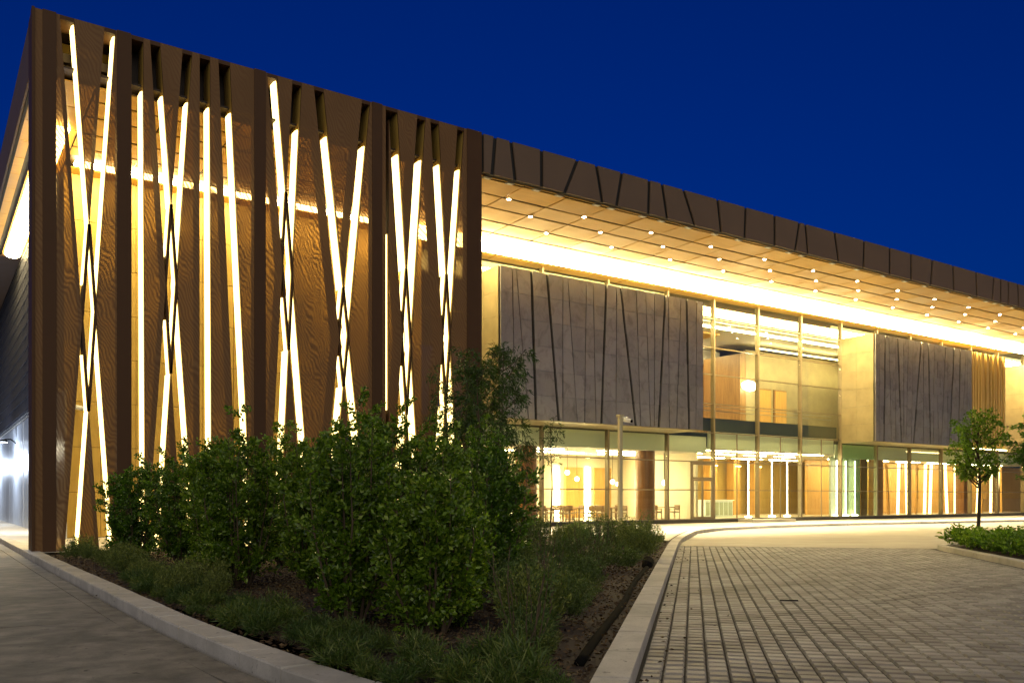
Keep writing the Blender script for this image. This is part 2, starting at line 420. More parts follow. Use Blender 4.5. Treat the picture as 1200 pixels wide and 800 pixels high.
# ------------------------------------------------------------------ THE BUILDING
BL = thing('conference_building', 'large bronze and glass building with lit slanted slots, golden soffit and grey metal boxes', 'building', (0, 0, 0))
FY = 26.66; ZT = 14.9; SD = .75          # screen plane, roof line, screen depth

# --- slotted bronze screen
SL = {1:(3.08,3.44,4.08,4.46),2:(4.21,4.51,3.19,3.55),3:(4.92,5.24,4.92,5.30),4:(5.42,5.70,6.33,6.72),5:(6.33,6.61,5.33,5.68),
      6:(6.82,7.13,6.82,7.20),7:(7.37,7.72,7.98,8.43),8:(8.87,9.20,10.12,10.42),9:(9.69,10.0,8.88,9.29),10:(10.40,10.73,12.03,12.41),
      11:(12.09,12.39,10.58,10.94),13:(13.05,13.43,14.69,15.0),14:(14.17,14.50,13.01,13.48),15:(14.63,15.0,15.90,16.24),16:(15.79,16.07,13.89,14.38)}
# the two right-hand crossings lean into each other below the planting: keep their feet apart
SL[13] = (13.05,13.43,14.02+.02,14.36); SL[13] = (13.05,13.40,14.10,14.42); SL[14] = (14.17,14.50,13.06,13.48)
SL[15] = (14.68,15.02,15.66,16.0); SL[16] = (15.79,16.07,14.62,14.98)
def edge(k, side): t = SL[k]; return (t[side], t[2+side])
def at(e, z): return e[1] + (e[0]-e[1])*z/ZT
def cross(e, f):
    z = ZT*(f[1]-e[1])/((e[0]-e[1])-(f[0]-f[1])); return (at(e, z), z)
SCR = thing('slotted_screen', None, None, parent=BL)
SLOT_TOP_OPEN = {1, 2, 8}
def reveal(lo, hi, e, y0, y1, s0, s1, parent, top=None):
    top = top or hi
    q = lambda x, y, z: (x, FY+y, z)
    MB().add([q(lo[0]+e, y0, lo[1]), q(lo[0]+e, y1, lo[1]), q(top[0]+e, y1, top[1]), q(top[0]+e, y0, top[1])], [(0, 1, 2, 3)]).build('reveal_lining', M['goldwall'], parent)
    r = [(s0, -.006), (s0+.10, -.05), (s1-.10, -.05), (s1, -.006)]; v = [q(p[0]+e+dx, y, p[1]) for p in (lo, hi) for y, dx in r]
    MB().add(v, [(i, i+1, 5+i, 4+i) for i in range(3)] + [(0, 1, 2, 3), (4, 5, 6, 7)]).build('light_strip', M['led'], parent)
def panel(poly, lit, top=13.42, mat='perf'):
    """poly counter-clockwise seen from the front; lit: list of (p, q) left-hand edges that carry a light strip"""
    o = MB().prism_xz(poly, FY, FY+SD, 0, 1, back=False).build('screen_panel', [M[mat], M['bronze']], SCR)
    for (p, q), tp in lit:
        lo, hi = (p, q) if p[1] < q[1] else (q, p)
        if hi[1] > tp: hi = (lo[0]+(hi[0]-lo[0])*(tp-lo[1])/(hi[1]-lo[1]), tp)
        z0 = max(lo[1], .16); lo = (lo[0]+(hi[0]-lo[0])*(z0-lo[1])/(hi[1]-lo[1]), z0)
        e = -.006
        full = q if q[1] > p[1] else p
        reveal(lo, hi, e, .04, SD-.03, .14, .66, o, full)
Z0 = .13
def P(e, z): return (at(e, z), z)
def crossing(a, b):
    aL, aR, bL, bR = edge(a, 0), edge(a, 1), edge(b, 0), edge(b, 1)
    T, K1, K2, B = cross(aR, bL), cross(aL, bL), cross(aR, bR), cross(aL, bR)
    ta = ZT-.1 if a in SLOT_TOP_OPEN else 13.42; tb = ZT-.1 if b in SLOT_TOP_OPEN else 13.42
    panel([T, P(bL, ZT), P(aR, ZT)], [((T, P(aR, ZT)), ta)])
    panel([P(bR, Z0), P(aL, Z0), B], [((P(bR, Z0), B), 13.4)])
    w = .07
    for (p, q, sgn) in ((T, K1, 1), (T, K2, -1), (B, K1, 1), (B, K2, -1)):
        d = Vector((q[0]-p[0], q[1]-p[1])).normalized(); n = Vector((-d.y, d.x))*w*.5
        pts = [(p[0]-n.x, p[1]-n.y), (q[0]-n.x, q[1]-n.y), (q[0]+n.x, q[1]+n.y), (p[0]+n.x, p[1]+n.y)]
        area = sum(pts[i][0]*pts[(i+1)%4][1]-pts[(i+1)%4][0]*pts[i][1] for i in range(4))
        if area < 0: pts.reverse()
        o = MB().prism_xz(pts, FY+.012, FY+.46).build('crossing_bar', M['bronze'], SCR)
        if q == K1: q = (p[0]+(q[0]-p[0])*.62, p[1]+(q[1]-p[1])*.62)      # the strip stops where the bar nears the panel
        lo, hi = sorted((p, q), key=lambda r_: r_[1]); e = -w*.5/abs(d.y) - .004
        reveal(lo, hi, e, .03, .44, .12, .38, o)
    left = [P(aL, ZT), K1, P(bL, Z0)]         # right boundary of the panel to the left, top to bottom
    right = ([P(bR, ZT), K2, P(aR, Z0)], [((P(bR, ZT), K2), tb), ((K2, P(aR, Z0)), 13.4)])
    return left, right
def single(k): return [P(edge(k, 0), ZT), P(edge(k, 0), Z0)], ([P(edge(k, 1), ZT), P(edge(k, 1), Z0)], [((P(edge(k, 1), ZT), P(edge(k, 1), Z0)), 13.42)])
prev = ([(2.42, ZT), (2.42, Z0)], [])
for item in ((1, 2), 3, (4, 5), 6, 7, (8, 9), (10, 11), 'gap', (13, 14), (15, 16), 'end'):
    if item == 'end': left, nxt = [(16.76, ZT), (16.76, Z0)], None
    elif item == 'gap':
        left = [(12.96, ZT), (12.96, Z0)]
        aL, bL = edge(13, 0), edge(14, 0); K1 = cross(aL, bL); x = 13.08
        nxt = None
        z1 = ZT*(x-aL[1])/(aL[0]-aL[1]); z2 = ZT*(x-bL[1])/(bL[0]-bL[1])
        panel(list(reversed(prev[0]))[::-1] and ([*reversed([])] or [prev[0][-1], left[-1], left[0], *prev[0][:-1]]), prev[1])
        panel([(x, max(z2, Z0)), K1, (x, min(z1, ZT))], [(((x, 4.6), (x, 10.6)), 13.4)])
        prev = None; continue
    elif isinstance(item, tuple): left, nxt = crossing(*item)
    else: left, nxt = single(item)
    if prev is not None:
        pl, lit = prev                          # polygon: down the left boundary, up the right one
        poly = list(pl) + list(reversed(left))
        panel(poly, lit)
    prev = nxt
# solid vertical pilasters on the screen
for x0, x1 in ((2.40, 2.47), (2.66, 2.99), (4.53, 4.90), (8.46, 8.82), (12.45, 12.82), (16.18, 16.80)):
    MB().box(x0, x1, FY-.03, FY+.3, Z0-.02, ZT+.02).build('pilaster', M['bronze'], SCR)
MB().box(2.41, 2.66, FY+.02, FY+1.0, Z0, ZT).build('corner_return', M['bronze'], SCR)
MB().box(2.44, 16.79, FY+.012, FY+SD+.02, ZT-.11, ZT+.01).build('coping', M['bronze'], SCR)
# dark boards behind the tops of the slots
for x0, x1 in ((4.75, 8.80), (9.45, 16.76)):
    MB().box(x0, x1, FY+SD+.01, FY+SD+.09, 13.52, ZT-.03).build('backing_board', M['bronze_dark'], SCR)
for x0, x1 in ((2.9, 4.75), (8.8, 9.45)):
    MB().box(x0, x1, 28.2, 28.3, 13.6, ZT-.05).build('void_panel', M['goldwall'], SCR)
    MB().box(x0, x1, 27.6, 27.8, 14.05, 14.3).build('void_beam', M['bronze_dark'], SCR)

# --- fascia with slanted shadow gaps (front right and the left side)
FAS = thing('fascia', None, None, parent=BL)
fs = [(16.83,16.83),(17.41,17.28),(18.11,18.30),(19.53,19.53),(21.28,20.65),(22.24,22.55),(23.6,23.32),(25.12,25.07),(25.85,26.15),(27.12,27.8),(29.25,29.47),(31.11,31.05),(33.14,33.14),
      (34.97,34.65),(35.42,35.62),(37.71,38.06),(40.22,40.15),(42.5,42.5),(44.51,44.51),(46.62,46.45),(48.75,48.84),(51.27,51.36),(53.33,53.13),(54.14,54.14),(55.07,55.07),(56.23,56.34),
      (58.4,58.2),(60.6,60.9),(63.2,63.2),(65.3,65.0),(68.1,68.4),(71.2,71.2),(74.5,74.2),(78,78.4),(82,82),(86,86)]
g = .085
for (a0, a1), (b0, b1) in zip(fs[:-1], fs[1:]):
    MB().prism_xz([(a1+g, 13.5), (b1-g, 13.5), (b0-g, ZT), (a0+g, ZT)], FY, FY+.06).build('fascia_panel', M['fascia'], FAS)
MB().box(16.81, 86, FY+.10, FY+.2, 13.52, ZT-.02).build('fascia_backing', M['slit'], FAS)
for k in range(14):
    y0 = 27.7+k*3.8
    MB().box(2.42, 2.48, y0+.03, y0+3.77, 13.4, ZT).build('fascia_panel', M['fascia'], FAS)
MB().box(2.5, 2.58, 27.66, 80.9, 13.42, ZT-.02).build('fascia_backing', M['slit'], FAS)
MB().box(2.44, 86, FY+.22, 60, ZT-.025, ZT+.06).build('roof', M['bronze_dark'], BL)

# --- golden soffit
SOF = thing('soffit', None, None, parent=BL)
rows = [26.9, 27.10, 28.5, 29.75, 31.2, 32.55]; rows2 = [35.35, 36.5]
pitch = 2.12
X0 = 16.85 - pitch*6
for a0, a1, nm in [(r0, r1, 1) for r0, r1 in zip(rows[:-1], rows[1:])] + [(32.55, 33.45, 1), (34.55, 35.45, 1), (35.45, 36.4, 1)]:
    me = MB().box(.025, pitch-.025, a0+.07, a1-.07, 13.5, 13.53).mesh('soffit_panel', M['soffit'])
    for k in range(6 if a0 < 27.05 else 0, 33):
        y_off = .5 if False else 0
        if a0 == 27.10 and k < 6: continue
        link('soffit_panel', me, SOF, (X0+k*pitch, 0, random.uniform(-.006, .006)))
me = MB().box(.03, pitch-.03, 27.5, 28.46, 13.5, 13.53).mesh('soffit_panel', M['soffit'])
for k in range(6): link('soffit_panel', me, SOF, (X0+k*pitch, 0, 0))
MB().box(2.6, 86, FY+.3, 60, 13.60, 13.66).build('soffit_void', M['bronze_dark'], SOF)
# side soffit
for k in range(12):
    y0 = 27.5+k*1.8
    MB().box(2.6, 2.90, y0+.02, y0+1.78, 13.5, 13.53).build('soffit_panel', M['soffit'], SOF)
    MB().box(3.12, X0-.03, y0+.02, y0+1.78, 13.5, 13.53).build('soffit_panel', M['soffit'], SOF)
MB().box(2.92, 3.10, 27.5, 49, 13.56, 13.58).build('lighting_track', M['slit'], SOF)
MB().box(2.6, 4.3, 49.15, 80, 13.49, 13.53).build('unlit_soffit', M['bronze'], SOF)  # same soffit where no light reaches, the shade put into a brown material
# luminous cove: half-round diffuser in the soffit
def half_round(p0, p1, r, z, nm, parent, mat):
    p0 = Vector(p0); p1 = Vector(p1); d = (p1-p0).normalized(); s = Vector((-d.y, d.x, 0)); v = []; n = 8
    for p in (p0, p1):
        for i in range(n+1):
            t = math.pi*i/n; q = p + s*r*math.cos(t); v.append((q.x, q.y, z - r*math.sin(t)*.6))
    f = [(i, i+1, n+2+i, n+1+i) for i in range(n)] + [tuple(range(n+1)), tuple(range(n+1, 2*n+2))]
    return MB().add(v, f).build(nm, mat, parent)
half_round((4.4, 34.0, 0), (16.9, 34.0, 0), .22, 13.5, 'cove_light', SOF, M['cove'])
half_round((16.95, 34.0, 0), (86, 34.0, 0), .62, 13.5, 'cove_light', SOF, M['cove'])
half_round((3.55, 31.0, 0), (3.55, 48.6, 0), .34, 13.5, 'cove_light', SOF, M['cove'])
# downlights and square spots
dme = MB().cyl((0, 0), .12, -.02, .0, 16, mi=1).cyl((0, 0), .07, -.03, -.021, 12).mesh('downlight', [M['down'], M['steel']])
for ry in (28.5, 29.75, 31.2):
    for k in range(17): link('downlight', dme, SOF, (19.25+3.85*k+(1.95 if ry == 29.75 else 0), ry, 13.5))
sq = MB().box(-.16, .16, -.10, .10, -.04, .0, 0).box(-.10, .10, -.06, .06, -.05, -.041, 1).mesh('soffit_spot', [M['steel'], M['lampwhite']])
for (a1, a0) in fs[1:-6]: link('soffit_spot', sq, SOF, (a0, 27.02, 13.495))
for k in range(11):                              # the downlights' light on the walkway
    l = bpy.data.lights.new('downlight_beam', 'SPOT'); l.energy = 15000; l.color = (1, .86, .58); l.spot_size = R(54); l.spot_blend = 1; l.shadow_soft_size = .15
    lo = link('downlight_beam', l, SOF, (19.25+3.85*k*1.25, 28.9, 13.35)); lo.rotation_euler = (0, 0, 0)

# --- golden wall behind the screen
IW = thing('inner_wall', None, None, parent=BL)
MB().box(4.2, 19.0, 35.35, 35.5, .1, 13.6).build('wall_backing', M['bronze_dark'], IW)
pw, ph = 1.23, 1.67
me = MB().box(.008, pw-.008, 35.28, 35.34, .008, ph-.008).mesh('wall_panel', M['goldwall'])
for i in range(12):
    for j in range(8): link('wall_panel', me, IW, (4.21+i*pw, random.uniform(-.008, .008), .14+j*ph))
# --- left flank: pale cladding below, dark mesh above
SWL = thing('side_wall', None, None, parent=BL)
MB().box(4.2, 4.4, 35.55, 80, .05, 13.6).build('wall_backing', M['navy'], SWL)
me = MB().box(4.12, 4.19, .008, 1.192, .13, 5.46).mesh('cladding_panel', M['sidewall'])
for k in range(38): link('cladding_panel', me, SWL, (random.uniform(-.01, .01), 34.3+1.2*k, 0))
MB().box(4.05, 4.22, 35.5, 80, 5.5, 5.62).build('ledge', M['steel'], SWL)
mb = MB()
for k in range(75): mb.box(3.93, 3.97, 35.4+k*.6, 35.43+k*.6, 5.64, 13.45)
for k in range(14): mb.box(3.935, 3.965, 35.44, 80, 5.7+k*.58, 5.73+k*.58)
mb.box(3.99, 4.05, 35.42, 80, 5.63, 13.46)
o = mb.build('mesh_screen', M['navy'], SWL)
MB().box(3.86, 3.925, 44.0, 44.06, 5.7, 13.3).build('vertical_light', M['led'], SWL)

# --- glass front
GY = 36.1
GLS = thing('glass_front', None, None, parent=BL)
mx = [17.6, 22.0, 26.45, 30.9, 35.4, 39.23, 43.24, 47.44, 51.73, 55.88, 60.05, 64.3, 68.5, 72.7, 77, 81.2, 85.4]
zr = [.33, 2.06, 3.75, 5.5, 7.24, 9.0, 10.6, 12.33, 13.5]
def boxed(x0, x1): return (x0 > 21.5 and x1 < 36) or (x0 > 51.5 and x1 < 69) or (x0 > 72 and x1 < 86)
for x in mx:
    MB().box(x-.055, x+.055, GY-.12, GY+.16, .33, 13.5).build('mullion', M['mullion'], GLS)
for z in zr:
    if z == 13.5: continue
    segs = [(17.6, 85.4)] if not 5.5 < z < 12 else [(17.6, 22.0), (35.66, 51.7), (68.95, 74)]
    for x0, x1 in segs: MB().box(x0, x1, GY-.06, GY+.08, z-.025, z+.03).build('transom', M['mullion'], GLS)
for x in (41.3, 45.4, 49.6): MB().box(x-.03, x+.03, GY-.05, GY-.004, .33, 5.47).build('glazing_bar', M['mullion'], GLS)
for x0, x1 in zip(mx[:-1], mx[1:]):
    for z0, z1 in zip(zr[:-1], zr[1:]):
        if 5.4 < z0 < 12 and boxed(x0, x1): continue
        MB().box(x0+.057, x1-.057, GY, GY+.024, z0+.032, z1-.027).build('pane', M['glass_green' if (51 < x0 < 55 and z0 < 5) else 'glass'], GLS)
MB().box(17.2, 86, GY-.45, GY+.3, .06, .325).build('plinth', M['plinth'], BL)
MB().box(40.9, 44.9, GY-1.6, GY-.46, .07, .30).build('entrance_step', M['walk'], BL)
# framed glass doors
def door(x0, x1, leafs):
    d = thing('glass_door', None, None, parent=BL)
    mb = MB()
    mb.box(x0, x0+.16, GY-.20, GY-.125, .33, 3.72).box(x1-.16, x1, GY-.20, GY-.125, .33, 3.72).box(x0+.16, x1-.16, GY-.20, GY-.125, 3.55, 3.72).box(x0+.16, x1-.16, GY-.20, GY-.125, 2.70, 2.82)
    mb.build('door_frame', M['mullion'], d)
    w = (x1-x0-.32)/leafs
    for k in range(leafs):
        a_ = x0+.16+k*w
        m2 = MB().box(a_+.01, a_+.07, GY-.19, GY-.14, .34, 2.69).box(a_+w-.07, a_+w-.01, GY-.19, GY-.14, .34, 2.69).box(a_+.07, a_+w-.07, GY-.19, GY-.14, .34, .48).box(a_+.07, a_+w-.07, GY-.19, GY-.14, 2.6, 2.69)
        m2.build('door_leaf', M['mullion'], d)
door(37.15, 39.1, 2)

# --- metal boxes hung in front of the glass
def metal_box(x0, x1, seed, ret='boxedge'):
    rnd = random.Random(seed)
    B = thing('metal_box', None, None, parent=BL)
    z0, z1, y0 = 5.34, 12.42, 33.5
    MB().box(x0+.03, x1-.03, y0+.08, GY-.02, z0+.03, z1-.03).build('box_core', M['slit'], B)
    seams = [(22.1,22.1,1),(22.83,22.98,0),(23.05,23.76,0),(23.93,24.2,1),(24.85,25.57,1),(25.82,25.82,0),(26.13,26.73,0),(27.31,27.19,0),(27.74,27.92,0),(28.61,28.28,1),(29.29,29.25,0),(29.56,30.61,1),
             (30.4+.25,30.95,0),(31.3,31.65,0),(31.95,31.93,0),(32.72,32.25,1),(32.95,33.02,0),(33.89,33.55,0),(34.32,34.51,1),(35.1,35.03,0),(35.66,35.66,1)]
    sc = (x1-x0)/13.56
    S = [(x0+(a-22.1)*sc, x0+(b-22.1)*sc, t) for a, b, t in seams]
    if seed % 2: S = [(x0+x1-a, x0+x1-b, t) for a, b, t in reversed(S)]
    nz = 6
    for (a0, a1, ta), (b0, b1, tb) in zip(S[:-1], S[1:]):
        ga = .075 if ta else .022; gb = .075 if tb else .022
        for j in range(nz):
            f0, f1 = j/nz, (j+1)/nz; e = .006
            za, zb = z0+(z1-z0)*f0+e, z0+(z1-z0)*f1-e
            L = lambda t0, t1, f: t1+(t0-t1)*f
            dy = rnd.uniform(-.012, .012)
            MB().prism_xz([(L(a0,a1,f0)+ga, za), (L(b0,b1,f0)-gb, za), (L(b0,b1,f1)-gb, zb), (L(a0,a1,f1)+ga, zb)], y0+dy, y0+.06+dy).build('metal_panel', M['box'], B)
    for j in range(nz):
        f0, f1 = j/nz, (j+1)/nz
        for k in range(2):
            ya, yb = y0+.1+k*1.24, y0+.1+(k+1)*1.24-.01
            for xs in ((x0-.01, x0+.028), (x1-.028, x1+.01)):
                MB().box(*xs, ya, yb, z0+(z1-z0)*f0+.006, z0+(z1-z0)*f1-.006).build('return_panel', M[ret], B)
    MB().box(x0+.01, x1-.01, y0+.09, GY-.03, z0-.02, z0+.025).build('box_underside', M['boxedge'], B)
metal_box(22.1, 35.66, 2); metal_box(51.7, 63.9, 3); metal_box(74.0, 87, 4, 'tan')
# second box's right end: warm light on its panels put into golden ribs
FN = thing('glow_coloured_ribs', None, None, parent=BL)
MB().box(63.96, 68.9, 33.72, GY-.02, 5.36, 12.40).build('fin_backing', M['goldwall'], FN)
for k in range(13):
    x = 64.0+k*.375; q_ = random.uniform(-.10, .10)
    MB().prism_xz([(x, 5.34), (x+.20, 5.34), (x+.20+q_, 12.42), (x+q_, 12.42)], 33.48+random.uniform(0, .08), 33.70).build('fin', M['lobbywood'], FN)
MB().box(63.96, 68.9, 33.47, 33.6, 5.20, 5.28).build('fin_wash', M['wash'], FN)

# --- interior
INT = thing('interior', None, None, parent=BL)
def ip(name, mat, *b): return MB().box(*b).build(name, M[mat], INT)
ip('floor_slab', 'floor', 17.3, 86, GY+.32, 48, .10, .30)
ip('ceiling', 'white', 19.0, 39.2, GY+.9, 45, 4.38, 4.5)
ip('ceiling', 'white', 39.3, 86, GY+.9, 48, 4.55, 4.7)
ip('bulkhead', 'spandrel', 17.7, 39.1, GY+.45, GY+.55, 4.34, 5.28)
ip('bulkhead', 'spandrel', 39.3, 51.6, GY+.45, GY+.55, 4.62, 5.62)
ip('bulkhead', 'spandrel', 51.8, 85.3, GY+.45, GY+.55, 4.34, 5.28)
ip('slab_edge', 'slab', 35.5, 51.72, GY+.30, GY+.58, 5.64, 6.42)
ip('upper_floor', 'slab', 19, 86, GY+.6, 48, 5.3, 5.6)
ip('reflection_panel', 'cream', 17.7, 36, GY+.5, GY+.6, 12.36, 13.48); ip('reflection_panel', 'cream', 51.8, 86, GY+.75, GY+.85, 12.36, 13.48)  # panels added above the boxes, cream colour carries the soffit's reflection in the glass
# restaurant
ip('back_wall', 'cream', 19.0, 40.2, 44.5, 44.7, .3, 4.4)
ip('side_partition', 'cream', 39.35, 39.5, 37.6, 44.45, .3, 4.4)
ip('left_partition', 'walnut', 18.9, 19.05, GY+.4, 44.4, .3, 4.4)
for x0, x1 in ((28.2, 29.8), (34.4, 35.9), (36.8, 38.3)): ip('timber_panel', 'orange', x0, x1, 44.35, 44.48, .3, 3.6)
for x0 in (31.2, 33.6, 36.15): ip('wall_light', 'room', x0, x0+.35, 44.42, 44.47, .4, 3.6)
for cx in (26.8, 35.45):
    MB().cyl((cx, 38.0), .59, .3, 4.37, 28).build('round_column', M['column'], INT)
for k in range(4): ip('ceiling_light', 'room', 20.5+k*4.8, 23.8+k*4.8, 41.2, 41.7, 4.33, 4.375)
for k in range(3): ip('ceiling_light', 'room', 21.5+k*5.6, 24.5+k*5.6, 38.9, 39.15, 4.33, 4.375)
# lobby
ip('lobby_wall', 'lobbywood', 39.6, 120.0, 46.5, 46.7, .3, 4.55)
ip('yellow_panel', 'yellow', 41.2, 45.0, 46.2, 46.45, .3, 3.7)
for x0 in (46.2, 49.0, 51.6, 54.0): 
    ip('lobby_pier', 'orange', x0, x0+.7, 45.4, 46.1, .3, 4.54)
    ip('pier_light', 'wash', x0+.15, x0+.55, 45.15, 45.35, 4.0, 4.06)
for k in range(4): ip('ceiling_light', 'room', 40.4+k*3.2, 42.4+k*3.2, 40.0, 40.3, 4.5, 4.545); ip('ceiling_light', 'room', 41.4+k*4.2, 44.4+k*4.2, 43.6, 44.0, 4.5, 4.545)
ip('ceiling_light', 'room', 39.6, 51.4, 37.2, 37.4, 4.5, 4.545)
ip('green_partition', 'greenwall', 52.2, 55.6, 37.2, 37.35, .3, 4.5)
# orange room on the right with slanted bright fins
for k in range(6): ip('ceiling_light', 'room', 56.6+k*4.5, 59.4+k*4.5, 40.2, 40.6, 4.5, 4.545)
ip('right_back_wall', 'orange', 56, 120, 42.0, 42.2, .3, 4.5)
for k in range(20):
    x = 57.0+k*1.15+random.uniform(-.25, .25); s = random.uniform(-.4, .4)
    MB().prism_xz([(x, .32), (x+.15, .32), (x+.15+s, 4.3), (x+s, 4.3)], 38.6, 38.75).build('light_fin', M['orange' if k % 3 == 1 else 'finlight'], INT)
for x0 in (56.3, 58.3, 70.4): ip('right_pier', 'column', x0, x0+.8, 37.6, 38.3, .3, 4.5)
# upper hall between the boxes
ip('upper_ceiling', 'white', 35.7, 58, GY+.7, 47, 12.35, 12.45)
ip('timber_ceiling', 'orange', 36.0, 43.0, 39.0, 43.4, 12.2, 12.33)
ip('upper_back_wall', 'orange', 36.0, 48.4, 44.0, 44.2, 5.62, 11.3)
ip('upper_header', 'white', 36.0, 48.4, 43.9, 44.0, 11.32, 12.3)
ip('upper_left_wall', 'cream', 35.72, 35.9, 37.4, 44, 5.62, 12.3)
ip('upper_tan_wall', 'tan', 47.3, 58, 40.5, 40.7, 5.62, 11.9)
ip('upper_corner', 'walnut', 46.7, 47.28, 40.5, 43.9, 5.62, 11.6)
for x0 in (48.5, 50.2): 
    ip('door_frame', 'walnut', x0-.08, x0+1.28, 40.36, 40.45, 5.62, 9.3)
    ip('timber_door', 'orange', x0, x0+1.2, 40.30, 40.355, 5.62, 9.2)
ip('upper_light', 'room', 36.6, 46, 43.55, 43.8, 12.15, 12.19)
ip('upper_light', 'room', 37, 57, 37.6, 37.8, 12.28, 12.34)
ip('upper_wash', 'wash', 47.6, 57.0, 39.7, 39.85, 11.9, 11.96)
for k in range(2): ip('railing', 'steel', 35.9, 51.6, GY+.62, GY+.66, 6.9+k*.25, 6.94+k*.25)

# ------------------------------------------------------------------ furniture behind the glass
def make_chair():
    t = thing('dining_chair', 'timber dining chair beside a table behind the restaurant glass', 'chair', group='chairs in the glazed restaurant')
    MB().box(-.24, .24, -.24, .24, .40, .47).build('seat', M['cushion'], t, bevel=.02)
    MB().box(-.24, .24, .20, .25, .55, .86).build('backrest', M['chair'], t, bevel=.015)
    for sx in (-.21, .21):
        MB().tube([(sx, -.21, .0), (sx, -.20, .62)], .022, 6).build('leg', M['chair'], t)
        MB().tube([(sx, .24, .0), (sx, .22, .86)], .022, 6).build('leg', M['chair'], t)
        MB().box(sx-.025, sx+.025, -.22, .2, .61, .645).build('armrest', M['chair'], t)
    return t
def make_table():
    t = thing('dining_table', 'small square timber dining table behind the restaurant glass', 'table', group='tables in the glazed restaurant')
    MB().box(-.42, .42, -.42, .42, .71, .75).build('tabletop', M['chair'], t, bevel=.01)
    MB().cyl((0, 0), .045, .03, .71, 10).build('stem', M['mullion'], t)
    MB().cyl((0, 0), .26, 0, .03, 16).build('base', M['mullion'], t)
    return t
ch0, tb0 = make_chair(), make_table(); cu = tu = False
for i, (x, y) in enumerate(((28.4, 37.7), (30.6, 38.2), (32.4, 37.5), (34.0, 39.8), (37.3, 38.2), (29.6, 40.4), (32.0, 40.8), (24.6, 38.4))):
    t = tb0 if not tu else copy_tree(tb0); tu = True
    t.location = (x, y, .30)
    for (dx, dy, rz) in ((-.72, 0, 90), (.72, 0, -90), (0, .75, 0)):
        c = ch0 if not cu else copy_tree(ch0); cu = True
        c.location = (x+dx+random.uniform(-.06, .06), y+dy, .30); c.rotation_euler = (0, 0, R(rz+random.uniform(-12, 12)))
for i, (x, y) in enumerate(((37.4, 38.0), (40.2, 38.3), (43.0, 37.9), (45.4, 38.4))):
    t = copy_tree(tb0); t.location = (x, y, 5.6); tag(t, 'small timber table by the railing of the upper hall', None, 'tables in the upper hall')
    for dx in (-.75, .75):
        c = copy_tree(ch0); c.location = (x+dx, y, 5.6); c.rotation_euler = (0, 0, R(90 if dx < 0 else -90)); tag(c, 'timber chair by the railing of the upper hall', None, 'chairs in the upper hall')
dk = thing('reception_desk', 'pale green and white reception desk in the yellow lobby', 'desk', (45.3, 41.5, .3))
MB().box(-1.4, 1.4, -.35, .35, 0, 1.1).build('counter', M['desk'], dk, bevel=.02)
MB().box(-1.5, 1.5, -.42, .42, 1.11, 1.16).build('countertop', M['white'], dk, bevel=.01)
for k in range(6): MB().box(-1.3+k*.45, -.95+k*.45, -.375, -.352, .1, 1.0).build('front_panel', M['greenwall'], dk)
fl = thing('floor_lamp', 'glowing floor lamp beside the yellow lobby wall', 'lamp', (42.0, 41.6, .3))
MB().cyl((0, 0), .18, 0, .03, 16).build('base', M['steel'], fl); MB().cyl((0, 0), .02, .03, 1.0, 8).build('stem', M['steel'], fl)
MB().cyl((0, 0), .34, .7, 1.5, 20, .28).build('lamp_shade', M['lampglow'], fl)
for k, (x, y) in enumerate(((25.6, 38.6), (27.9, 39.2), (29.6, 38.0), (31.4, 39.4), (33.0, 38.1), (34.2, 39.0), (37.2, 38.2), (38.3, 39.3))):
    pd = thing('pendant_lamp', 'small glowing globe pendant over the restaurant tables behind the glass', 'lamp', (x, y, 4.375), 0, 'globe pendants in the restaurant')
    dz = random.uniform(-2.0, -1.2); MB().cyl((0, 0), .012, dz, 0, 6).build('cord', M['black'], pd)
    bm = bmesh.new(); bmesh.ops.create_uvsphere(bm, u_segments=12, v_segments=8, radius=.13, matrix=Matrix.Translation((0, 0, dz-.1)))
    me = bpy.data.meshes.new('globe'); bm.to_mesh(me); bm.free(); me.materials.append(M['lampglow']); link('globe', me, pd)
for k, (x, y) in enumerate(((44.6, 38.0), (47.2, 38.2), (49.3, 38.6), (52.6, 37.0), (53.7, 37.05), (54.7, 37.0))):  # glowing tubes added in place of light streaks on the entrance glass
    lt = thing('streak_tube', 'glowing tube standing in for a vertical light streak in the entrance glass', 'lamp', (x, y, .3), 0, 'stand-in tubes for light streaks in the lobby glass')
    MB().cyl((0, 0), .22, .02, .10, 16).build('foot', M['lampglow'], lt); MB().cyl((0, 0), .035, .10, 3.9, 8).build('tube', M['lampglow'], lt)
ul = thing('wall_lantern', 'bright oval lantern on the timber corner of the upper hall', 'lamp', (46.98, 39.95, 9.3))
bm = bmesh.new(); bmesh.ops.create_uvsphere(bm, u_segments=20, v_segments=10, radius=1, matrix=Matrix.Diagonal((.75, .22, .36, 1)))
me = bpy.data.meshes.new('lantern_shade'); bm.to_mesh(me); bm.free(); me.materials.append(M['lampglow']); link('lantern_shade', me, ul)
MB().box(-.2, .2, .2, .58, -.1, .1).build('bracket', M['steel'], ul)

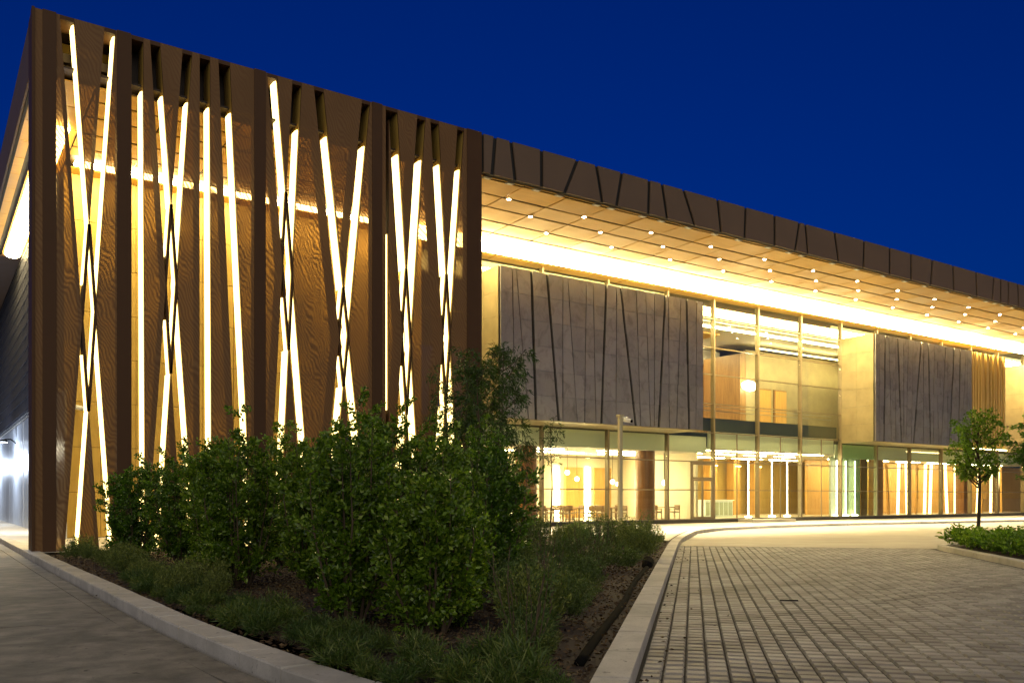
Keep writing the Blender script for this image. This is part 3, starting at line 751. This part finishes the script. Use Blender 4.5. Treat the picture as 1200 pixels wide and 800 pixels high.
# ------------------------------------------------------------------ street furniture
cp = thing('camera_pole', 'cream square pole with a small camera at the far edge of the bed', 'pole', (21.95, 24.9, .07))
MB().box(-.075, .075, -.075, .075, 0, 4.62).build('post', M['pole'], cp, bevel=.012)
MB().box(-.14, .14, -.14, .14, 0, .03).build('base_plate', M['steel'], cp)
MB().box(-.11, .11, -.11, .11, 4.62, 4.70).build('cap', M['pole'], cp)
MB().tube([(.05, 0, 4.60), (.35, -.05, 4.60)], .025, 8).build('bracket', M['lampwhite'], cp)
cc = MB().tube([(.30, .10, 4.52), (.36, -.22, 4.46)], [.075, .07], 12).build('camera_housing', M['lampwhite'], cp)
MB().tube([(.362, -.222, 4.459), (.37, -.26, 4.45)], [.06, .055], 12).build('lens', M['black'], cc)
sc_ = thing('security_camera', 'small white security camera on the golden wall inside the first slot', 'camera', (4.62, 34.9, 4.9))
MB().box(-.06, .06, .28, .36, -.06, .10).build('wall_bracket', M['lampwhite'], sc_)
MB().tube([(0, .28, .02), (0, 0, -.02), (.18, -.22, -.06)], [.03, .09, .085], 10).build('camera_housing', M['lampwhite'], sc_)
wlm = thing('wall_lamp', 'dark curved wall lamp shining on the pale side cladding', 'lamp', (4.12, 54.0, 4.55))
MB().tube([(0, 0, 0), (-.25, 0, .22), (-.55, 0, .2)], .035, 8).build('arm', M['black'], wlm)
MB().cyl((-.6, 0), .26, .06, .2, 16, .12).build('lamp_shade', M['black'], wlm)
MB().cyl((-.6, 0), .18, .03, .055, 16).build('lens', M['cool'], wlm)
for yy in (0, -12, 12):
    l = bpy.data.lights.new('lamp_beam', 'POINT'); l.energy = 650; l.color = (.72, .83, 1.); l.shadow_soft_size = .12
    link('lamp_beam', l, wlm, (-1.5, yy, -.9))
pp = thing('drain_pipe', 'black flexible drain pipe lying along the inner side of the drive kerb', 'pipe')
pts = [(*uv(u, -1.0 - .02*math.sin(u*.9)), .085) for u in np.linspace(7.8, 18.9, 40)]
MB().tube(pts, .05, 10).build('hose', M['black'], pp, True)
q0, q1 = Vector(pts[-1]), Vector((*uv(19.5, -.98), .17)); MB().tube([q0, q0.lerp(q1, .3), q1], [.07, .12, .13], 14).build('end_cup', M['black'], pp)
MB().tube([q1, q1.lerp(q0, -.06)], .115, 14).build('end_ring', M['lampwhite'], pp)

# ------------------------------------------------------------------ vegetation
def leaves(name, P, A, L, W, mat, fold=.25, droop=0.):
    """P base points, A leaf axes; each leaf two triangles folded on its midrib"""
    n = len(P); A = A/np.maximum(np.linalg.norm(A, axis=1, keepdims=True), 1e-6)
    rv = RNG.normal(size=(n, 3)); S = np.cross(A, rv); S /= np.maximum(np.linalg.norm(S, axis=1, keepdims=True), 1e-6); N = np.cross(S, A)
    L = L*RNG.uniform(.65, 1.2, (n, 1)); Wd = W*RNG.uniform(.7, 1.2, (n, 1))
    mid = P + A*L*.5
    v = np.empty((n, 4, 3)); v[:, 0] = P; v[:, 1] = mid + S*Wd*.5 + N*Wd*fold; v[:, 2] = P + A*L; v[:, 2, 2] -= droop*L[:, 0]; v[:, 3] = mid - S*Wd*.5 + N*Wd*fold
    me = bpy.data.meshes.new(name); me.vertices.add(n*4); me.vertices.foreach_set('co', v.reshape(-1))
    idx = (np.arange(n)[:, None]*4 + np.array([0, 1, 2, 0, 2, 3])).reshape(-1)
    me.loops.add(n*6); me.loops.foreach_set('vertex_index', idx.astype(np.int32))
    me.polygons.add(n*2); me.polygons.foreach_set('loop_start', np.arange(0, n*6, 3, dtype=np.int32))
    me.materials.append(mat); me.update(calc_edges=True); me.validate(); return me
def lobe_points(lobes, dens, L):
    Ps, As = [], []
    for (c, r) in lobes:
        n = int(dens*r[0]*r[2]*12.6)
        d = RNG.normal(size=(n, 3)); d /= np.linalg.norm(d, axis=1, keepdims=True)
        rad = RNG.uniform(.35, 1., (n, 1))**.45
        wob = 1+.22*np.sin(d[:, :1]*7+c[0]*9)*np.cos(d[:, 2:]*6+c[1]*7)
        Ps.append(np.array(c)+d*np.array(r)*rad*wob)
        As.append(d*.9+RNG.normal(size=(n, 3))*.6+np.array([0, 0, .25]))
    return np.concatenate(Ps), np.concatenate(As)
def sprays(stems, twigs, nl, tl, L, lift=.45, spread=.05, bare=.2, droop=0.):
    """leaves on side twigs along curved stems; returns leaf points, leaf axes and the twig polylines"""
    Ps, As, lines = [], [], []
    for st in stems:
        st = np.array(st); n = len(st)
        for k in range(twigs):
            f = bare+(1-bare)*(k+RNG.uniform(0, 1))/twigs; i = min(n-2, int(f*(n-1))); u = f*(n-1)-i
            b = st[i]*(1-u)+st[i+1]*u; ax = st[i+1]-st[i]; ax /= np.linalg.norm(ax)
            d = RNG.normal(size=3); d -= ax*d.dot(ax); d /= np.linalg.norm(d); d = d+ax*lift+np.array([0, 0, .15-droop]); d /= np.linalg.norm(d)
            ln = tl*RNG.uniform(.5, 1.25)*(1-.45*f)
            g = RNG.uniform(.12, 1, (nl, 1)); p = b+d*ln*g; p[:, 2] -= droop*ln*g[:, 0]**2*.7
            Ps.append(p+RNG.normal(size=(nl, 3))*spread*.5); As.append(d*.8+RNG.normal(size=(nl, 3))*.62+np.array([0, 0, .12-droop*.6]))
            if k % 3 == 0: lines.append((b, b+d*ln*.85))
    return np.concatenate(Ps), np.concatenate(As), lines
def arc(b, e, bulge, n=6):
    b, e = np.array(b, float), np.array(e, float); out = []
    for i in range(n):
        f = i/(n-1); p = b*(1-f)+e*f; p[:2] += (e-b)[:2]*bulge*math.sin(math.pi*f); p[:2] += RNG.normal(size=2)*.02*f; out.append(p)
    return out
def shrub(x, y, h, w, label, shoots=17, twigs=15, nl=34, L=.085, W=.045, group='tall glossy shrubs in the bed'):
    t = thing('tall_shrub', label, 'shrub', (x, y, .07), 0, group)
    stems = []
    for k in range(shoots):
        a = 6.283*k/shoots*1.618*2.3; q = w*.5*math.sqrt((k+.6)/shoots)*RNG.uniform(.65, 1.0)
        top = h*RNG.uniform(.80, 1.0)*(1-.42*(q/(w*.5))**1.6)
        stems.append(arc((.14*math.cos(a), .14*math.sin(a), -.02), (q*math.cos(a), q*math.sin(a), top), .28))
    P_, A_, lines = sprays(stems, twigs, nl, w*.33, L, .5, .06, .06)
    ok = P_[:, 2] > .03
    link('foliage', leaves('foliage', P_[ok], A_[ok], L, W, M['leaf']), t)
    mb = MB()
    for st in stems: mb.tube(st, [.020-.016*i/(len(st)-1) for i in range(len(st))], 5)
    for p, q in lines: mb.tube([p, q], [.006, .003], 3)
    mb.build('stem', M['bark'], t)
    return t
SH = [(8.35, 12.9, 2.7, 1.6, 'loose glossy shrub right of the foreground group, under the thin trees'),
      (9.6, 15.2, 3.3, 1.6, 'glossy shrub furthest right, between the thin trees and the low bushes'),
      (7.9, 17.4, 3.7, 1.7, 'tallest glossy shrub, standing in front of the bright crossed slots'),
      (4.45, 23.6, 2.85, 1.65, 'leftmost rounded glossy shrub next to the first crossed slots'),
      (5.0, 21.0, 2.95, 1.6, 'second glossy shrub from the left in the tall row'),
      (5.0, 18.2, 3.0, 1.5, 'glossy shrub behind the low grey bushes, third from the left'),
      (4.5, 14.9, 3.15, 1.7, 'broad tall glossy shrub in the middle of the row'),
      (6.7, 18.8, 3.6, 1.7, 'tall glossy shrub partly hidden behind the row, under a single slanted slot'),
      (5.3, 13.4, 2.75, 1.5, 'glossy shrub tucked between the broad middle shrub and the nearest tall one'),
      (4.25, 9.7, 2.85, 1.35, 'nearest tall leafy shrub with dark lower branches'),
      (7.2, 14.6, 3.6, 1.5, 'tall glossy shrub rising behind the nearest one'),
      (4.75, 8.6, 2.0, 1.2, 'low spreading glossy shrub in the foreground, right of the nearest tall one'),
      (6.0, 10.4, 2.5, 1.3, 'rightmost dense glossy shrub in front of the thin trees'),
      (8.6, 15.6, 3.4, 1.5, 'dim glossy shrub at the foot of the thin trees'),
      (5.35, 9.2, 1.6, 1.0, 'smallest glossy shrub at the right end of the foreground group')]
for i, sh in enumerate(SH):
    near = sh[1] < 12
    shrub(*sh, shoots=18, twigs=16, nl=50 if near else 48, L=.075 if near else .085, W=.040 if near else .045)

def tree(name, x, y, z, h, crown0, cw, label, cat='tree', lean=(0, 0), n=24, twigs=7, nl=26, tl=.45, L=.11, W=.045, mat='leaf_tree', tr=.06, group=None, droop=0., shape=.6):
    t = thing(name, label, cat, (x, y, z), 0, group)
    top = Vector((lean[0], lean[1], h*.93)); mid = top*.5+Vector((.05, -.04, 0)); trunk = [Vector((0, 0, -.03)), mid*.5, mid, top*.8, top]
    mb = MB(); mb.tube(trunk, [tr, tr*.88, tr*.72, tr*.42, tr*.15], 9)
    stems = [[np.array(p) for p in (top*.8, top*.9, top)]]
    for k in range(n):
        f = (k+.5)/n; zc = crown0+(h-crown0)*f; a = k*2.4+RNG.uniform(-.5, .5)
        q = cw*.5*RNG.uniform(.6, 1.08)*(math.sin(math.pi*min(.97, .10+.84*f))**shape)
        c = top*(zc/h)+Vector((q*math.cos(a), q*math.sin(a), 0)); c.z = zc-droop*q*.5
        base = top*max(.25, min(.93, (zc-.62*q-.12)/h))
        st = arc(base, c, .12, 5); stems.append(st); mb.tube(st, [tr*.34, tr*.27, tr*.2, tr*.12, .004], 5)
    P_, A_, lines = sprays(stems, twigs, nl, tl, L, .55, .08, .25, droop)
    for p, q in lines: mb.tube([p, q], [.007, .003], 3)
    mb.build('trunk', M['bark'], t)
    link('crown', leaves('crown', P_, A_, L, W, M[mat], .2, .2), t)
    return t
tx, ty = uv(29.0, 8.6)
tree('young_tree', tx, ty, .08, 4.2, 2.3, 1.95, 'young round-headed tree with a slim bare trunk on the island', n=32, twigs=6, nl=20, tl=.38, L=.11, W=.06, tr=.06)
tx, ty = uv(26.9, 9.7)
tree('young_tree', tx, ty, .08, 4.3, 2.2, 1.7, 'second young tree cut off by the right edge, over the island bushes', n=30, twigs=7, nl=24, tl=.38, L=.11, W=.06, tr=.06)
tree('slender_tree', 14.5, 24.2, .07, 6.6, .9, 2.9, 'dark slender tree in front of the rightmost crossed slots', lean=(.2, 0), n=34, twigs=8, nl=26, tl=.75, L=.17, W=.034, mat='leaf_dark', tr=.06, droop=.55, shape=.35)
tree('slender_tree', 15.3, 23.4, .07, 6.9, 1.9, 2.3, 'dark slender tree with a thin trunk before the grey metal box', lean=(.25, -.1), n=28, twigs=8, nl=30, tl=.8, L=.18, W=.032, mat='leaf_dark', tr=.06, droop=.7, shape=.35)
tree('slender_tree', 11.3, 17.9, .07, 5.2, .5, 1.7, 'shorter dark slender tree nearest the camera among the thin trees', lean=(-.1, .1), n=30, twigs=8, nl=24, tl=.6, L=.15, W=.032, mat='leaf_dark', tr=.04, droop=.5, shape=.35)
tree('bamboo_stem', 16.5, 22.1, .07, 4.2, 2.9, .9, 'thin bare stem right of the slender trees before the round column', 'sapling', lean=(.05, 0), n=8, twigs=4, nl=10, tl=.4, L=.15, W=.03, mat='leaf_dark', tr=.03, droop=.6)

def bush_mesh(nsprig, h, spread, nn, L, W, mat, name='foliage'):
    Ps, As = [], []
    for k in range(nsprig):
        a = RNG.uniform(0, 6.28); sp = spread*math.sqrt(RNG.uniform(.02, 1)); hh = h*RNG.uniform(.55, 1.05)*(1-.35*(sp/spread)**2)
        b = np.array([math.cos(a)*sp*.45, math.sin(a)*sp*.45, 0]); e = np.array([math.cos(a)*sp, math.sin(a)*sp, hh])
        f = RNG.uniform(.12, 1, (nn, 1))**.8
        p = b+(e-b)*f; p[:, 2] = hh*f[:, 0]**.8; p += RNG.normal(size=p.shape)*.012
        Ps.append(p); As.append((e-b)/np.linalg.norm(e-b)*.8+RNG.normal(size=(nn, 3))*.65)
    return leaves(name, np.concatenate(Ps), np.concatenate(As), L, W, mat, .1)
rose = [bush_mesh(95, h_, sp_, 36, .055, .012, M['needle']) for h_, sp_ in ((.55, .40), (.45, .45), (.66, .36), (.38, .34))]
ever = [bush_mesh(60, .62, .50, 16, .10, .05, M['leaf_tree']) for _ in range(3)]
tuft = [bush_mesh(60, .42, .30, 16, .16, .012, M['grass']) for _ in range(3)]
def scatter(name, meshes, spots, label, cat, group, s0, s1, z=.07):
    for i, (x, y) in enumerate(spots):
        o = link(name, meshes[i % len(meshes)], None, (x, y, z)); o.rotation_euler = (0, 0, random.uniform(0, 6.28))
        s = random.uniform(s0, s1); o.scale = (s*random.uniform(.9, 1.15), s, s*random.uniform(.8, 1.1))
        tag(o, label, cat, group)
def inside(p, poly):
    c = False; x, y = p
    for i in range(len(poly)):
        (x0, y0), (x1, y1) = poly[i-1], poly[i]
        if (y0 > y) != (y1 > y) and x < (x1-x0)*(y-y0)/(y1-y0)+x0: c = not c
    return c
def fill(region, dmin, n, avoid=()):
    out = []; xs = [p[0] for p in region]; ys = [p[1] for p in region]
    for _ in range(6000):
        p = (random.uniform(min(xs), max(xs)), random.uniform(min(ys), max(ys)))
        if inside(p, region) and all((p[0]-q[0])**2+(p[1]-q[1])**2 > dmin**2 for q in out) and all((p[0]-q[0])**2+(p[1]-q[1])**2 > .25 for q in avoid): out.append(p)
        if len(out) >= n: break
    return out
front = [(3.1, 24.5), (4.4, 25.5), (3.9, 20), (3.9, 15), (3.6, 12.5), (3.2, 14), (3.1, 18)]
scatter('rosemary_bush', rose, fill(front, .74, 24), 'low grey-green bush in the strip between the kerb and the tall shrubs', 'bush', 'low bushes along the left kerb', .75, 1.15)
far_band = [uv(17, -1.9), uv(21, -1.25), uv(29.7, -1.15), (21.6, 25.8), (10.5, 25.7), (10.5, 20)]
scatter('rosemary_bush', rose, fill(far_band, 1.42, 60), 'low green bush in the far part of the bed near the cream pole', 'bush', 'low bushes in the far part of the bed', .8, 1.7)
near_band = [uv(7.2, -1.4), uv(17, -1.7), (10.5, 20), (8.3, 14), (6.2, 8.6), (4.6, 6.6)]
scatter('rosemary_bush', rose, fill(near_band, .92, 40), 'low feathery bush between the foreground shrubs and the black pipe', 'bush', 'low bushes beside the black pipe', .7, 1.45)
edge_band = [(3.0, 5.8), (2.95, 8), (2.85, 11), (2.9, 17), (3.5, 17), (3.6, 11), (3.8, 7.6), (4.3, 6.2), (3.7, 4.6)]
scatter('grass_tuft', tuft, fill(edge_band, .42, 46), 'small green grass tuft on the mulch beside the left kerb', 'grass tuft', 'grass tufts along the left kerb', .4, .8)
scatter('grass_tuft', tuft, fill([uv(6.2, -1.3), uv(11, -1.8), (5.9, 8.2), (4.3, 6.3)], .36, 26), 'green grass tuft in the foreground tip of the bed', 'grass tuft', 'grass tufts in the foreground tip of the bed', .6, 1.1)
def wispy(x, y, h, w, label):
    t = thing('wispy_shrub', label, 'shrub', (x, y, .07), 0, 'thin wispy shrubs between the low bushes')
    stems = [arc((random.uniform(-.05, .05), random.uniform(-.05, .05), -.02), (w*.5*math.cos(k*2.4)*random.uniform(.4, 1), w*.5*math.sin(k*2.4)*random.uniform(.4, 1), h*random.uniform(.7, 1)), .2) for k in range(11)]
    P_, A_, lines = sprays(stems, 9, 9, .16, .05, .7, .03, .2)
    link('foliage', leaves('foliage', P_, A_, .06, .014, M['grass']), t)
    mb = MB()
    for st in stems: mb.tube(st, [.009-.001*i for i in range(len(st))], 4)
    mb.build('stem', M['bark'], t)
for x, y in fill(far_band, 1.9, 22) + fill(near_band, 1.8, 9): wispy(x, y, random.uniform(.75, 1.15), random.uniform(.6, .9), 'thin wispy shrub with bare tan stems standing between the low bushes')
isl_spots = [uv(u, v) for u, v in ((29.6, 8.5), (28.9, 8.15), (28.1, 8.3), (27.2, 8.2), (26.3, 8.3), (25.4, 8.2), (24.5, 8.3), (23.6, 8.2), (28.5, 9.2), (27.5, 9.3), (26.5, 9.2), (25.5, 9.2), (29.5, 9.5), (24.5, 9.3), (29.2, 10.4), (27.9, 10.3))]
scatter('island_shrub', ever, isl_spots, 'low leafy shrub in the hedge on the island under the young trees', 'shrub', 'low shrubs on the island', 1.05, 1.35, .08)

# bark mulch and small litter on the bed
pts = []
while len(pts) < 26000:
    p = (random.uniform(2.6, 22), random.uniform(3.6, 26))
    if inside(p, bed) and random.random() < min(1., 9./max(1., p[1]-2)): pts.append(p)
P_ = np.array([(x, y, .075+random.uniform(0, .03)) for x, y in pts]); A_ = RNG.normal(size=(len(pts), 3)); A_[:, 2] *= .3
o = link('bark_mulch', leaves('bark_mulch', P_, A_, .07, .03, M['chip'], .15)); o['kind'] = 'stuff'; o['label'] = 'brown bark chips strewn over the bed'

pts = []
for path, side, n in ((kerbL, 1, 260), (kerbR[:6], -1, 80)):
    pp_ = polyline(path, .1)
    pp_ = [p for p in pp_ if p.length < 30]
    for _ in range(n):
        i = random.randrange(len(pp_)-1); d = (pp_[i+1]-pp_[i]).normalized(); o_ = side*min(2.5, random.expovariate(4.5))+side*.03
        q = pp_[i]+Vector((d.y, -d.x, 0))*o_*(1 if side > 0 else -1)*(1 if side > 0 else 1)
        pts.append((q.x, q.y, .012))
P_ = np.array(pts); A_ = RNG.normal(size=(len(pts), 3)); A_[:, 2] *= .12
o = link('fallen_leaves', leaves('fallen_leaves', P_, A_, .055, .028, M['chip'], .12)); o['kind'] = 'stuff'; o['label'] = 'dry fallen leaves gathered along the kerbs'
